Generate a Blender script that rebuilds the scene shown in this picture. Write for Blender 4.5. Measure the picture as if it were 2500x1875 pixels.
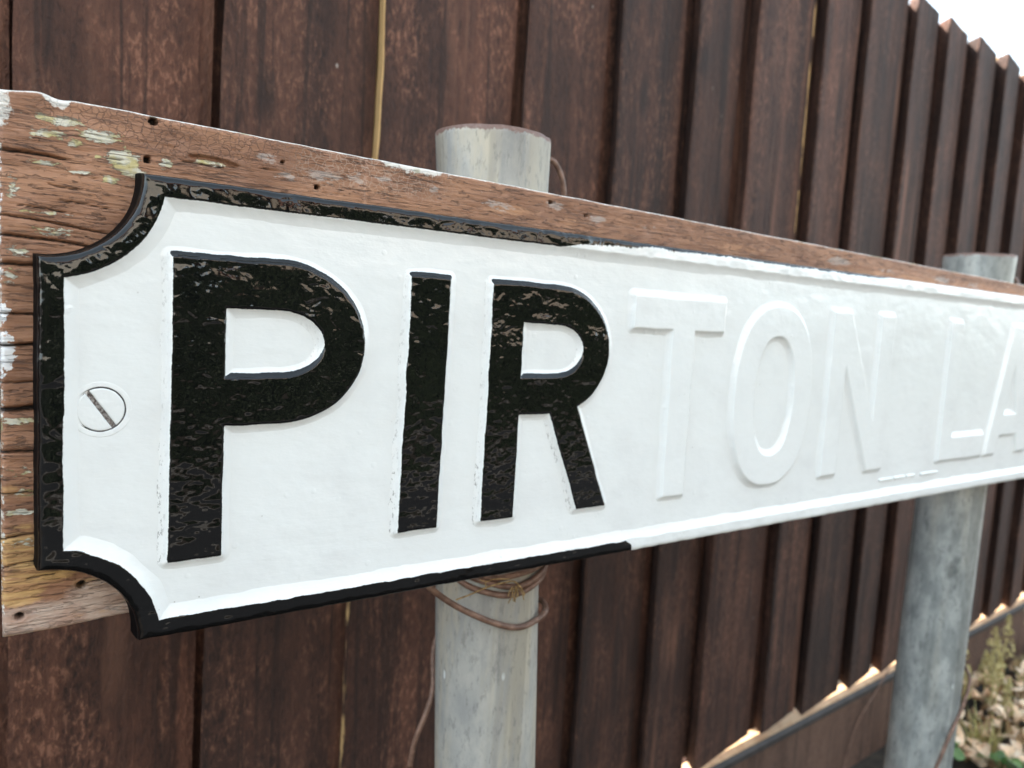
import bpy, bmesh, math, random
import numpy as np
from mathutils import Vector, Matrix

random.seed(7)
rng = np.random.default_rng(7)
for o in list(bpy.data.objects):
    bpy.data.objects.remove(o, do_unlink=True)
S = bpy.context.scene
COL = S.collection

# ------------------------------------------------------------------ camera
cam_d = bpy.data.cameras.new('camera')
cam = bpy.data.objects.new('camera', cam_d)
COL.objects.link(cam)
RIGHT = Vector((0.82267282, -0.56573702, 0.05613429))
DOWN = Vector((-0.00655354, -0.10816886, -0.99411093))
FWD = Vector((0.56847734, 0.81746017, -0.09269516))
M = Matrix((RIGHT, -DOWN, -FWD)).transposed().to_4x4()
M.translation = Vector((-0.0127855, -0.3437426, 0.1505871))
cam.matrix_world = M
cam_d.sensor_width = 36.0
cam_d.lens = 1809.0 / 2500.0 * 36.0
cam_d.clip_start = 0.02
cam_d.clip_end = 3000
cam_d.dof.use_dof = True
cam_d.dof.focus_distance = 0.345
cam_d.dof.aperture_fstop = 10.0
S.camera = cam

# ------------------------------------------------------------------ light
SUN_AZ = math.radians(128)     # from +x towards +y (behind the fence, to the left)
SUN_EL = math.radians(42)
world = bpy.data.worlds.new('World')
S.world = world
world.use_nodes = True
wn = world.node_tree
wn.nodes.clear()
sky = wn.nodes.new('ShaderNodeTexSky')
sky.sky_type = 'NISHITA'
sky.sun_disc = False
sky.sun_elevation = SUN_EL
sky.sun_rotation = math.pi / 2 - SUN_AZ
sky.dust_density = 1.2
sky.air_density = 0.9
sky.ozone_density = 0.8
bg = wn.nodes.new('ShaderNodeBackground')
bg.inputs['Strength'].default_value = 0.14
wo = wn.nodes.new('ShaderNodeOutputWorld')
hs = wn.nodes.new('ShaderNodeHueSaturation')      # thin high cloud: a paler, less saturated sky
hs.inputs['Saturation'].default_value = 0.50
hs.inputs['Hue'].default_value = 0.470
wn.links.new(sky.outputs[0], hs.inputs['Color'])
wn.links.new(hs.outputs[0], bg.inputs[0])
wn.links.new(bg.outputs[0], wo.inputs[0])
sun_d = bpy.data.lights.new('sun', 'SUN')
sun_d.energy = 4.0
sun_d.angle = math.radians(0.6)
sun_d.color = (1.0, 0.93, 0.82)
sun = bpy.data.objects.new('sun', sun_d)
COL.objects.link(sun)
tosun = Vector((math.cos(SUN_AZ) * math.cos(SUN_EL), math.sin(SUN_AZ) * math.cos(SUN_EL), math.sin(SUN_EL)))
sun.rotation_euler = tosun.to_track_quat('Z', 'Y').to_euler()
S.view_settings.view_transform = 'Standard'
S.view_settings.look = 'None'
S.view_settings.exposure = 2.60
S.view_settings.gamma = 1.0

# ------------------------------------------------------------------ numpy noise
def vnoise(x, y, seed=0):
    xi = np.floor(x).astype(np.int64); yi = np.floor(y).astype(np.int64)
    xf = x - xi; yf = y - yi
    def h(a, b):
        n = (a * 374761393 + b * 668265263 + seed * 974634777) & 0x7fffffff
        n = ((n ^ (n >> 13)) * 1274126177) & 0x7fffffff
        n = n ^ (n >> 16)
        return (n & 0xffff) / 65535.0
    u = xf * xf * (3 - 2 * xf); v = yf * yf * (3 - 2 * yf)
    return (h(xi, yi) * (1 - u) + h(xi + 1, yi) * u) * (1 - v) + (h(xi, yi + 1) * (1 - u) + h(xi + 1, yi + 1) * u) * v
def fbm(x, y, seed=0, o=4):
    s = 0; a = 0.5
    for i in range(o):
        s = s + a * vnoise(x * 2 ** i, y * 2 ** i, seed + i * 17); a *= 0.5
    return s / (1 - 0.5 ** o)
def sstep(a, b, x):
    t = np.clip((x - a) / (b - a), 0, 1)
    return t * t * (3 - 2 * t)

# ------------------------------------------------------------------ mesh helpers
def link(o, parent=None):
    COL.objects.link(o)
    if parent is not None:
        o.parent = parent
        o.matrix_parent_inverse = Matrix.Identity(4)
        # children are modelled in world coordinates
        o.matrix_parent_inverse = parent_world(parent).inverted()
    return o
def parent_world(p):
    m = p.matrix_basis.copy()
    if p.parent is not None:
        m = parent_world(p.parent) @ p.matrix_parent_inverse @ m
    return m
def empty(name, loc, label, cat, group=None):
    o = bpy.data.objects.new(name, None)
    o.empty_display_size = 0.05
    COL.objects.link(o)
    o.location = loc
    o['label'] = label; o['category'] = cat
    if group: o['group'] = group
    return o
def tag(o, label, cat, group=None, kind=None):
    if label: o['label'] = label
    if cat: o['category'] = cat
    if group: o['group'] = group
    if kind: o['kind'] = kind
    return o
def mesh_np(name, V, F, mat, parent=None, attrs=None, smooth=True):
    V = np.asarray(V, dtype=np.float32); F = np.asarray(F, dtype=np.int32)
    me = bpy.data.meshes.new(name)
    k = F.shape[1]
    me.vertices.add(len(V)); me.vertices.foreach_set('co', V.ravel())
    me.loops.add(F.size); me.loops.foreach_set('vertex_index', F.ravel())
    me.polygons.add(len(F))
    me.polygons.foreach_set('loop_start', np.arange(0, F.size, k, dtype=np.int32))
    me.polygons.foreach_set('use_smooth', np.full(len(F), smooth))
    me.update(calc_edges=True)
    for an, av in (attrs or {}).items():
        at = me.attributes.new(an, 'FLOAT', 'POINT')
        at.data.foreach_set('value', np.asarray(av, dtype=np.float32).ravel())
    me.validate()
    me.materials.append(mat)
    o = bpy.data.objects.new(name, me)
    return link(o, parent)
def mesh_py(name, V, F, mat, parent=None, smooth=False):
    me = bpy.data.meshes.new(name)
    me.from_pydata([tuple(v) for v in V], [], [tuple(f) for f in F])
    me.update()
    for p in me.polygons: p.use_smooth = smooth
    if isinstance(mat, (list, tuple)):
        for m in mat: me.materials.append(m)
    else:
        me.materials.append(mat)
    o = bpy.data.objects.new(name, me)
    return link(o, parent)
def grid_faces(nx, nz, keep=None):
    # vertex index = i*nz + j ; facing -y
    i, j = np.meshgrid(np.arange(nx - 1), np.arange(nz - 1), indexing='ij')
    a = i * nz + j
    F = np.stack([a, a + nz, a + nz + 1, a + 1], -1).reshape(-1, 4)
    if keep is not None:
        k = keep.ravel()
        F = F[k[F].all(1)]
    return F
def compact(V, F, attrs):
    used = np.unique(F)
    mp = np.full(len(V), -1, np.int64); mp[used] = np.arange(len(used))
    return V[used], mp[F], {k: np.asarray(v).ravel()[used] for k, v in attrs.items()}
def tube(name, pts, r, mat, parent=None, n=10, sub=8, closed_ends=True, taper=None):
    # Catmull-Rom through pts
    P = [Vector(p) for p in pts]
    Q = [P[0] * 2 - P[1]] + P + [P[-1] * 2 - P[-2]]
    C = []
    for i in range(1, len(Q) - 2):
        p0, p1, p2, p3 = Q[i - 1], Q[i], Q[i + 1], Q[i + 2]
        for t in np.linspace(0, 1, sub, endpoint=False):
            C.append(0.5 * ((2 * p1) + (p2 - p0) * t + (2 * p0 - 5 * p1 + 4 * p2 - p3) * t * t + (3 * p1 - p0 - 3 * p2 + p3) * t ** 3))
    C.append(P[-1])
    V = []; F = []
    up = None
    for i, c in enumerate(C):
        d = (C[min(i + 1, len(C) - 1)] - C[max(i - 1, 0)]).normalized()
        if up is None:
            up = d.orthogonal().normalized()
        up = (up - d * up.dot(d)).normalized()
        b = d.cross(up)
        rr = r * (taper(i / (len(C) - 1)) if taper else 1)
        for k in range(n):
            a = 2 * math.pi * k / n
            V.append(c + (up * math.cos(a) + b * math.sin(a)) * rr)
        if i:
            for k in range(n):
                k2 = (k + 1) % n
                F.append(((i - 1) * n + k, (i - 1) * n + k2, i * n + k2, i * n + k))
    F.append(tuple(range(n - 1, -1, -1))); m = len(C) - 1
    F.append(tuple(m * n + k for k in range(n)))
    return mesh_py(name, V, F, mat, parent, smooth=True)
def boxes(name, L, mat, parent=None, smooth=False):
    V = []; F = []
    for (x0, y0, z0, x1, y1, z1) in L:
        b = len(V)
        V += [(x0, y0, z0), (x1, y0, z0), (x1, y1, z0), (x0, y1, z0), (x0, y0, z1), (x1, y0, z1), (x1, y1, z1), (x0, y1, z1)]
        F += [(b, b + 3, b + 2, b + 1), (b + 4, b + 5, b + 6, b + 7), (b, b + 1, b + 5, b + 4), (b + 1, b + 2, b + 6, b + 5), (b + 2, b + 3, b + 7, b + 6), (b + 3, b, b + 4, b + 7)]
    return mesh_py(name, V, F, mat, parent, smooth)

# ------------------------------------------------------------------ node helper
class NT:
    def __init__(s, name):
        s.m = bpy.data.materials.new(name); s.m.use_nodes = True
        s.t = s.m.node_tree; s.t.nodes.clear()
        s.out = s.t.nodes.new('ShaderNodeOutputMaterial')
        s.p = s.t.nodes.new('ShaderNodeBsdfPrincipled')
        s.t.links.new(s.p.outputs[0], s.out.inputs[0])
    def put(s, sock, v):
        if v is None: return
        if hasattr(v, 'is_linked') or hasattr(v, 'links'):
            s.t.links.new(v, sock)
        else:
            if isinstance(v, (tuple, list)) and len(v) == 3 and sock.type == 'RGBA': v = (*v, 1)
            sock.default_value = v
    def set(s, **k):
        for a, v in k.items(): s.put(s.p.inputs[a.replace('_', ' ')], v)
        return s.m
    def node(s, ty, **k):
        n = s.t.nodes.new(ty)
        for a, v in k.items(): setattr(n, a, v)
        return n
    def pos(s): return s.node('ShaderNodeNewGeometry').outputs['Position']
    def obj(s): return s.node('ShaderNodeTexCoord').outputs['Object']
    def rnd(s): return s.node('ShaderNodeObjectInfo').outputs['Random']
    def attr(s, nm):
        n = s.node('ShaderNodeAttribute'); n.attribute_name = nm; return n.outputs['Fac']
    def math(s, op, a, b=None, c=None, clamp=False):
        n = s.node('ShaderNodeMath', operation=op, use_clamp=clamp)
        s.put(n.inputs[0], a); s.put(n.inputs[1], b); s.put(n.inputs[2], c); return n.outputs[0]
    def vec(s, v, scale=(1, 1, 1), add=None):
        n = s.node('ShaderNodeVectorMath', operation='MULTIPLY'); s.put(n.inputs[0], v); n.inputs[1].default_value = scale
        r = n.outputs[0]
        if add is not None:
            m = s.node('ShaderNodeVectorMath', operation='ADD'); s.put(m.inputs[0], r); s.put(m.inputs[1], add); r = m.outputs[0]
        return r
    def comb(s, x, y, z):
        n = s.node('ShaderNodeCombineXYZ'); s.put(n.inputs[0], x); s.put(n.inputs[1], y); s.put(n.inputs[2], z); return n.outputs[0]
    def sep(s, v):
        n = s.node('ShaderNodeSeparateXYZ'); s.put(n.inputs[0], v); return n.outputs
    def vecm(s, v, f):
        n = s.node('ShaderNodeVectorMath', operation='SCALE'); s.put(n.inputs[0], v); s.put(n.inputs[3], f); return n.outputs[0]
    def noise(s, v, scale, detail=3, rough=0.55, dist=0.0):
        n = s.node('ShaderNodeTexNoise'); s.put(n.inputs['Vector'], v)
        n.inputs['Scale'].default_value = scale; n.inputs['Detail'].default_value = detail
        n.inputs['Roughness'].default_value = rough; n.inputs['Distortion'].default_value = dist
        return n.outputs['Fac']
    def voro(s, v, scale, feature='F1'):
        n = s.node('ShaderNodeTexVoronoi', feature=feature); s.put(n.inputs['Vector'], v); n.inputs['Scale'].default_value = scale
        return n.outputs['Distance']
    def step(s, x, a, b, lo=0.0, hi=1.0):
        n = s.node('ShaderNodeMapRange', interpolation_type='SMOOTHSTEP'); s.put(n.inputs[0], x)
        s.put(n.inputs[1], a); s.put(n.inputs[2], b); n.inputs[3].default_value = lo; n.inputs[4].default_value = hi
        return n.outputs[0]
    def mix(s, f, a, b):
        n = s.node('ShaderNodeMix', data_type='RGBA'); s.put(n.inputs[0], f)
        s.put(n.inputs[6], a); s.put(n.inputs[7], b); return n.outputs[2]
    def fmix(s, f, a, b):
        n = s.node('ShaderNodeMix', data_type='FLOAT'); s.put(n.inputs[0], f)
        s.put(n.inputs[2], a); s.put(n.inputs[3], b); return n.outputs[0]
    def bump(s, h, dist, strength=1.0, nrm=None):
        n = s.node('ShaderNodeBump'); s.put(n.inputs['Height'], h)
        n.inputs['Distance'].default_value = dist; s.put(n.inputs['Strength'], strength)
        if nrm is not None: s.put(n.inputs['Normal'], nrm)
        return n.outputs[0]

# ------------------------------------------------------------------ materials
def white_nodes(t):
    P = t.pos()
    lump = t.noise(t.vec(P, (1, 1, 1.6)), 90, 3, 0.5)
    fine = t.noise(t.vec(P, (0.55, 1, 1.3)), 420, 3, 0.6)
    speck = t.step(t.voro(P, 150), 0.12, 0.30, 1.0, 0.0)
    pick = t.step(t.noise(P, 60, 1), 0.60, 0.68)
    brush = t.noise(t.vec(P, (45, 1, 430)), 1.0, 3, 0.6, 0.4)
    h0 = t.math('MULTIPLY', t.math('MULTIPLY', brush, 0.22), t.step(t.noise(P, 14, 2), 0.40, 0.62, 0.25, 1.0))
    lump = t.math('ADD', lump, h0)
    h = t.math('ADD', t.math('MULTIPLY', lump, 1.0), t.math('MULTIPLY', fine, 0.20))
    h = t.math('ADD', h, t.math('MULTIPLY', t.math('MULTIPLY', speck, pick), 0.35))
    col = t.mix(t.step(t.noise(P, 26, 4), 0.45, 0.75), (0.795, 0.812, 0.800), (0.750, 0.762, 0.752))
    dots = t.math('MULTIPLY', t.step(t.voro(P, 210), 0.05, 0.11, 1.0, 0.0), t.step(t.noise(P, 37, 1), 0.66, 0.70))
    col = t.mix(t.math('MULTIPLY', dots, 0.7), col, (0.30, 0.28, 0.25))
    return col, h
t = NT('white_gloss_paint')
wc, wh = white_nodes(t)
M_WHITE = t.set(Base_Color=wc, Roughness=0.20, Normal=t.bump(wh, 0.0006, 0.48), IOR=1.5)

def painted(name, horiz):
    t = NT(name)
    P = t.pos()
    wc, wh = white_nodes(t)
    n1 = t.noise(P, 520, 3, 0.6); n2 = t.noise(t.vec(P, (1, 1, 1)), 1500, 2, 0.6)
    rag = t.attr('rag')
    amp = t.fmix(rag, 0.9, 5.2)
    e = t.math('ADD', t.attr('blk'), t.math('MULTIPLY', t.math('SUBTRACT', t.math('ADD', t.math('MULTIPLY', n1, 0.65), t.math('MULTIPLY', n2, 0.35)), 0.5), amp))
    f = t.step(e, -0.12, 0.12)
    # brushed lumps in the black gloss
    sx = (0.8, 1, 1.1)
    l1 = t.noise(t.vec(P, sx), 135, 1, 0.5, 0.9)
    l2 = t.noise(t.vec(P, sx), 620, 2, 0.5, 0.4)
    l3 = t.noise(t.vec(P, (0.7, 1, 1)), 58, 1, 0.5)
    calm = t.step(t.noise(P, 38, 2), 0.40, 0.66, 0.18, 1.0)
    calm = t.math('MULTIPLY', calm, t.step(t.sep(P)[2], 0.085, 0.150, 0.32, 1.0))
    bh = t.math('ADD', t.math('ADD', t.math('MULTIPLY', l1, 1.0), t.math('MULTIPLY', l2, 0.05)), t.math('MULTIPLY', l3, 2.4))
    nb = t.bump(bh, 0.0012, t.math('MULTIPLY', calm, 0.85))
    nw = t.bump(wh, 0.0006, 0.48)
    nm = t.node('ShaderNodeMix', data_type='VECTOR')
    t.put(nm.inputs[0], f); t.put(nm.inputs[4], nw); t.put(nm.inputs[5], nb)
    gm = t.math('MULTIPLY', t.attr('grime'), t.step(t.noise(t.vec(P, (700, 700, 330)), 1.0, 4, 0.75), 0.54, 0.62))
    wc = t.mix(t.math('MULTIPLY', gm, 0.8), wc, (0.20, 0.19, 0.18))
    col = t.mix(f, wc, (0.0028, 0.0030, 0.0034))
    return t.set(Base_Color=col, Roughness=t.fmix(t.attr('dull'), t.fmix(f, 0.20, 0.035), 0.6), Normal=nm.outputs[1], IOR=t.fmix(f, 1.5, 1.49), Specular_IOR_Level=t.fmix(t.attr('dull'), 0.5, 0.04))
M_PAINT = painted('black_and_white_gloss_paint', True)

# weathered board
t = NT('weathered_painted_wood')
P = t.pos()
gr = t.noise(t.vec(P, (6, 6, 130)), 1.0, 4, 0.65, 0.4)
grf = t.noise(t.vec(P, (22, 22, 520)), 1.0, 4, 0.7, 0.3)
big = t.noise(t.vec(P, (1, 1, 2.2)), 20, 5, 0.68)
mid = t.noise(t.vec(P, (1, 1, 2.5)), 70, 4, 0.65)
col = t.mix(t.step(big, 0.35, 0.68), (0.240, 0.112, 0.060), (0.415, 0.212, 0.118))
col = t.mix(t.math('MULTIPLY', t.step(mid, 0.48, 0.72), 0.5), col, (0.44, 0.24, 0.16))
col = t.mix(t.math('MULTIPLY', t.step(grf, 0.56, 0.70), 0.65), col, (0.10, 0.045, 0.030))
col = t.mix(t.math('MULTIPLY', t.step(gr, 0.58, 0.74), 0.5), col, (0.12, 0.055, 0.037))
chk = t.noise(t.vec(P, (75, 75, 640)), 1.0, 4, 0.68, 0.9)
cm = t.math('SUBTRACT', 1.0, t.math('MULTIPLY', t.attr('crackle'), 0.8))
ckk = t.math('MULTIPLY', t.step(chk, 0.575, 0.635), cm)
col = t.mix(t.math('MULTIPLY', ckk, 0.42), col, (0.055, 0.028, 0.020))
flk = t.math('MULTIPLY', t.step(t.noise(t.vec(P, (90, 90, 520)), 1.0, 4, 0.7, 1.2), 0.58, 0.66), cm)
col = t.mix(t.math('MULTIPLY', flk, 0.40), col, (0.50, 0.30, 0.20))
# pale peeled band low on the board, ochre in the corner, both worn into the paint
pk = t.step(t.math('ADD', t.attr('pink'), t.math('MULTIPLY', t.math('SUBTRACT', mid, 0.5), 1.1)), 0.38, 0.62)
col = t.mix(t.math('MULTIPLY', pk, 0.85), col, t.mix(t.step(mid, 0.35, 0.65), (0.58, 0.45, 0.37), (0.42, 0.27, 0.20)))
oc = t.step(t.math('ADD', t.attr('ochre'), t.math('MULTIPLY', t.math('SUBTRACT', mid, 0.5), 1.3)), 0.40, 0.70)
col = t.mix(t.math('MULTIPLY', oc, 0.8), col, t.mix(t.step(grf, 0.4, 0.6), (0.60, 0.37, 0.14), (0.42, 0.22, 0.09)))
tanb = t.step(t.math('ADD', t.attr('tan'), t.math('MULTIPLY', t.math('SUBTRACT', mid, 0.5), 1.2)), 0.35, 0.75)
col = t.mix(t.math('MULTIPLY', tanb, 0.75), col, t.mix(t.step(gr, 0.4, 0.6), (0.50, 0.26, 0.135), (0.36, 0.17, 0.09)))
# grey flaking
gp = t.step(t.math('ADD', t.attr('grey'), t.math('MULTIPLY', t.math('SUBTRACT', t.noise(t.vec(P, (1, 1, 3.0)), 130, 5, 0.7), 0.5), 1.6)), 0.42, 0.56)
col = t.mix(t.math('MULTIPLY', gp, 0.62), col, (0.46, 0.40, 0.36))
# crackle
cv = t.node('ShaderNodeTexVoronoi', feature='DISTANCE_TO_EDGE')
wob = t.node('ShaderNodeTexNoise'); t.put(wob.inputs['Vector'], P); wob.inputs['Scale'].default_value = 200
cvec = t.node('ShaderNodeVectorMath', operation='ADD'); t.put(cvec.inputs[0], P); t.put(cvec.inputs[1], t.vec(wob.outputs['Color'], (0.0045,) * 3))
t.put(cv.inputs['Vector'], cvec.outputs[0]); cv.inputs['Scale'].default_value = 330
ck = t.math('MULTIPLY', t.step(cv.outputs['Distance'], 0.010, 0.045, 1.0, 0.0), t.attr('crackle'))
col = t.mix(t.math('MULTIPLY', ck, 0.38), col, (0.085, 0.04, 0.028))
ck2 = t.math('MULTIPLY', t.step(cv.outputs['Distance'], 0.02, 0.09, 1.0, 0.0), t.attr('palecrackle'))
col = t.mix(t.math('MULTIPLY', ck2, 0.30), col, (0.62, 0.48, 0.38))
# lichen
ln = t.noise(t.vec(P, (1, 1, 2.6)), 260, 5, 0.7)
le = t.math('ADD', t.attr('lichen'), t.math('MULTIPLY', t.math('SUBTRACT', ln, 0.5), 1.9))
lf = t.step(le, 0.42, 0.52)
lcol = t.mix(t.step(t.noise(P, 170, 3), 0.40, 0.62), (0.66, 0.63, 0.52), (0.55, 0.47, 0.22))
lcol = t.mix(t.step(t.noise(t.vec(P, (30, 30, 900)), 1.0, 3), 0.55, 0.68), lcol, (0.20, 0.17, 0.12))
col = t.mix(lf, col, lcol)
# white paint daubs
we = t.math('ADD', t.attr('daub'), t.math('MULTIPLY', t.math('SUBTRACT', t.noise(P, 330, 4, 0.7), 0.5), 1.5))
wf = t.step(we, 0.47, 0.55)
col = t.mix(wf, col, (0.80, 0.80, 0.80))
# worn bare edge
ee = t.math('ADD', t.attr('edge'), t.math('MULTIPLY', t.math('SUBTRACT', t.noise(P, 300, 4, 0.7), 0.5), 1.5))
ef = t.step(ee, 0.45, 0.62)
ecol = t.mix(t.step(t.noise(P, 45, 3), 0.56, 0.66), (0.70, 0.66, 0.60), (0.33, 0.31, 0.17))
col = t.mix(ef, col, ecol)
# splits, holes
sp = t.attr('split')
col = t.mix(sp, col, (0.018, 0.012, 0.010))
hb = t.math('ADD', t.math('MULTIPLY', ckk, -0.9), t.math('MULTIPLY', gr, 0.7)); hb = t.math('ADD', t.math('MULTIPLY', flk, 0.5), hb); hb = t.math('ADD', hb, 0.0 if False else t.math('MULTIPLY', gr, 0.0))
hb = t.math('ADD', hb, t.math('MULTIPLY', grf, 0.9))
hb = t.math('SUBTRACT', t.math('ADD', hb, t.math('MULTIPLY', lf, 0.5)), t.math('MULTIPLY', ck, 0.5))
hb = t.math('ADD', hb, t.math('MULTIPLY', mid, 0.5))
M_BOARD = t.set(Base_Color=col, Roughness=t.fmix(wf, 0.62, 0.3), Normal=t.bump(hb, 0.0011, 0.9))

# galvanised post
def zinc(name, beige, dark, basec, pale):
    t = NT(name)
    P = t.pos()
    sp = t.noise(t.vec(P, (1, 1, 0.55)), 55, 5, 0.62)
    vor = t.node('ShaderNodeTexVoronoi', feature='F1'); t.put(vor.inputs['Vector'], t.vec(P, (1, 1, 0.6))); vor.inputs['Scale'].default_value = 130
    spang = t.step(t.noise(vor.outputs['Color'], 3.0, 1), 0.35, 0.65)
    st = t.noise(t.vec(P, (44, 44, 5)), 1.0, 5, 0.7, 0.3)
    bands = t.noise(t.vec(P, (38, 38, 1.2)), 1.0, 3, 0.6)
    fine = t.noise(t.vec(P, (260, 260, 90)), 1.0, 4, 0.7)
    col = t.mix(t.step(sp, 0.32, 0.66), basec, pale)
    col = t.mix(t.math('MULTIPLY', spang, 0.28), col, basec)
    col = t.mix(t.math('MULTIPLY', t.step(t.noise(t.vec(P, (1, 1, 0.5)), 30, 5, 0.7), 0.56, 0.72), 0.75), col, dark)
    col = t.mix(t.math('MULTIPLY', t.step(st, 0.42, 0.62), beige), col, (0.50, 0.445, 0.345))
    col = t.mix(t.math('MULTIPLY', t.step(fine, 0.52, 0.66), 0.42), col, dark)
    col = t.mix(t.math('MULTIPLY', t.step(bands, 0.50, 0.60), 0.38), col, dark)
    dr = t.step(t.voro(t.vec(P, (1, 1, 0.35)), 75), 0.06, 0.11, 1.0, 0.0)
    col = t.mix(t.math('MULTIPLY', dr, t.step(t.noise(P, 30, 1), 0.58, 0.62)), col, (0.68, 0.71, 0.70))
    rust = t.step(t.math('ADD', t.attr('rust'), t.math('MULTIPLY', t.math('SUBTRACT', t.noise(P, 200, 4, 0.7), 0.5), 1.5)), 0.42, 0.62)
    col = t.mix(rust, col, t.mix(t.noise(P, 500, 2), (0.12, 0.062, 0.045), (0.27, 0.18, 0.15)))
    h = t.math('ADD', t.math('MULTIPLY', fine, 0.6), t.math('MULTIPLY', sp, 0.6))
    return t.set(Base_Color=col, Roughness=0.55, Metallic=t.fmix(rust, 0.08, 0.0), Normal=t.bump(h, 0.0007, 0.6))
M_ZINC1 = zinc('weathered_zinc_beige', 0.85, (0.135, 0.135, 0.130), (0.325, 0.325, 0.312), (0.47, 0.455, 0.415))
M_ZINC2 = zinc('weathered_zinc_blue', 0.22, (0.095, 0.105, 0.103), (0.245, 0.262, 0.255), (0.45, 0.465, 0.445))

# fence timber
def timber(name, a, b, c, rough=0.8):
    t = NT(name)
    r = t.rnd()
    off = t.comb(t.math('MULTIPLY', r, 31.0), t.math('MULTIPLY', r, 17.0), t.math('MULTIPLY', r, 53.0))
    P = t.vec(t.pos(), (1, 1, 1), off)
    saw = t.noise(t.vec(P, (250, 250, 105)), 1.0, 4, 0.72, 0.25)
    gr = t.noise(t.vec(P, (75, 75, 2.6)), 1.0, 4, 0.65, 0.5)
    stripe = t.noise(t.vec(P, (28, 28, 0.9)), 1.0, 3, 0.6, 0.2)
    blot = t.noise(t.vec(P, (1, 1, 0.5)), 17, 4, 0.65)
    f1 = t.math('ADD', t.math('MULTIPLY', blot, 0.5), t.math('MULTIPLY', stripe, 0.5))
    col = t.mix(t.step(f1, 0.34, 0.66), a, b)
    col = t.mix(t.math('MULTIPLY', t.step(saw, 0.51, 0.64), t.step(blot, 0.42, 0.62, 0.06, 0.60)), col, c)
    col = t.mix(t.math('MULTIPLY', t.step(saw, 0.47, 0.36), t.step(stripe, 0.35, 0.6, 0.8, 0.35)), col, tuple(x * 0.40 for x in a))
    col = t.mix(t.math('MULTIPLY', t.step(gr, 0.52, 0.64), 0.7), col, tuple(x * 0.40 for x in a))
    kn = t.step(t.voro(t.vec(P, (9, 9, 3.4)), 1.0), 0.05, 0.13, 1.0, 0.0)
    col = t.mix(t.math('MULTIPLY', kn, 0.75), col, tuple(x * 0.3 for x in a))
    sk = t.math('MULTIPLY', t.step(t.voro(t.vec(P, (1, 1, 0.7)), 60), 0.05, 0.10, 1.0, 0.0), t.step(t.noise(P, 9.0, 1), 0.66, 0.70))
    col = t.mix(t.math('MULTIPLY', sk, 0.7), col, (0.42, 0.37, 0.33))
    br = t.step(r, 0.0, 1.0, 0.72, 1.28)
    col = t.vecm(col, br)
    worn = t.math('MULTIPLY', t.step(t.noise(t.vec(P, (26, 26, 1.6)), 1.0, 3, 0.6, 0.3), 0.56, 0.68), t.step(t.noise(P, 5.0, 2), 0.42, 0.60))
    col = t.mix(t.math('MULTIPLY', worn, 0.55), col, c)
    bare = t.step(t.math('ADD', t.attr('bare'), t.math('MULTIPLY', t.math('SUBTRACT', t.noise(t.vec(P, (1, 1, 0.3)), 90, 4), 0.5), 1.0)), 0.45, 0.60)
    col = t.mix(bare, col, t.mix(gr, (0.66, 0.44, 0.20), (0.50, 0.30, 0.12)))
    h = t.math('ADD', t.math('MULTIPLY', saw, 0.8), t.math('ADD', t.math('MULTIPLY', gr, 0.7), t.math('MULTIPLY', stripe, 0.9)))
    return t.set(Base_Color=col, Roughness=rough, Normal=t.bump(h, 0.0030, 0.95))
M_FENCE = timber('brown_stained_sawn_timber', (0.030, 0.0112, 0.0064), (0.094, 0.0370, 0.0215), (0.25, 0.118, 0.073))
M_GRAVEL = timber('brown_gravel_board', (0.090, 0.048, 0.032), (0.135, 0.075, 0.051), (0.17, 0.10, 0.07))

def simple(name, c1, c2, scale, rough, bd=0.001, stretch=(1, 1, 1), detail=4, extra=None):
    t = NT(name)
    P = t.pos()
    n = t.noise(t.vec(P, stretch), scale, detail, 0.62)
    col = t.mix(t.step(n, 0.35, 0.65), c1, c2)
    return t.set(Base_Color=col, Roughness=rough, Normal=t.bump(n, bd, 0.7))
M_LEDGE = simple('fresh_cut_pale_wood', (0.50, 0.30, 0.165), (0.60, 0.40, 0.24), 60, 0.7)
M_SHADED_EDGE = simple('dark_shaded_edge', (0.040, 0.033, 0.031), (0.060, 0.050, 0.046), 50, 0.7)  # dark tone standing in for shade on the gravel board's top edge
M_CABLE = simple('brown_cable_sheath', (0.115, 0.060, 0.040), (0.235, 0.135, 0.095), 140, 0.5, 0.0004)
M_CABLE_PINK = simple('faded_cable_sheath', (0.40, 0.27, 0.23), (0.50, 0.37, 0.33), 120, 0.5, 0.0004)
M_TWIG = simple('dry_straw', (0.22, 0.13, 0.05), (0.42, 0.29, 0.13), 300, 0.8, 0.0003)
M_STEEL = simple('worn_screw_slot', (0.13, 0.11, 0.10), (0.48, 0.46, 0.44), 420, 0.5, 0.0006)
M_SOIL = simple('soil', (0.022, 0.016, 0.011), (0.048, 0.036, 0.024), 45, 0.95, 0.01)
M_ROAD = simple('asphalt', (0.014, 0.015, 0.018), (0.026, 0.027, 0.029), 120, 0.9, 0.004)
M_PAVE = simple('paving', (0.16, 0.15, 0.14), (0.22, 0.21, 0.195), 20, 0.9, 0.003)
M_HEDGE = simple('hedge_leaf', (0.010, 0.020, 0.007), (0.032, 0.046, 0.016), 9, 0.6)
M_RENDER = simple('cream_render', (0.60, 0.55, 0.47), (0.68, 0.62, 0.54), 3, 0.9)
M_BRICK = simple('pale_brick', (0.42, 0.34, 0.26), (0.56, 0.47, 0.38), 14, 0.9)
M_ROOF = simple('brown_tile', (0.16, 0.075, 0.05), (0.24, 0.12, 0.08), 6, 0.85)
M_FRAME = simple('white_frame', (0.78, 0.78, 0.77), (0.80, 0.80, 0.80), 5, 0.4)
t = NT('window_glass'); M_GLASS = t.set(Base_Color=(0.03, 0.035, 0.04), Roughness=0.05)
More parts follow.
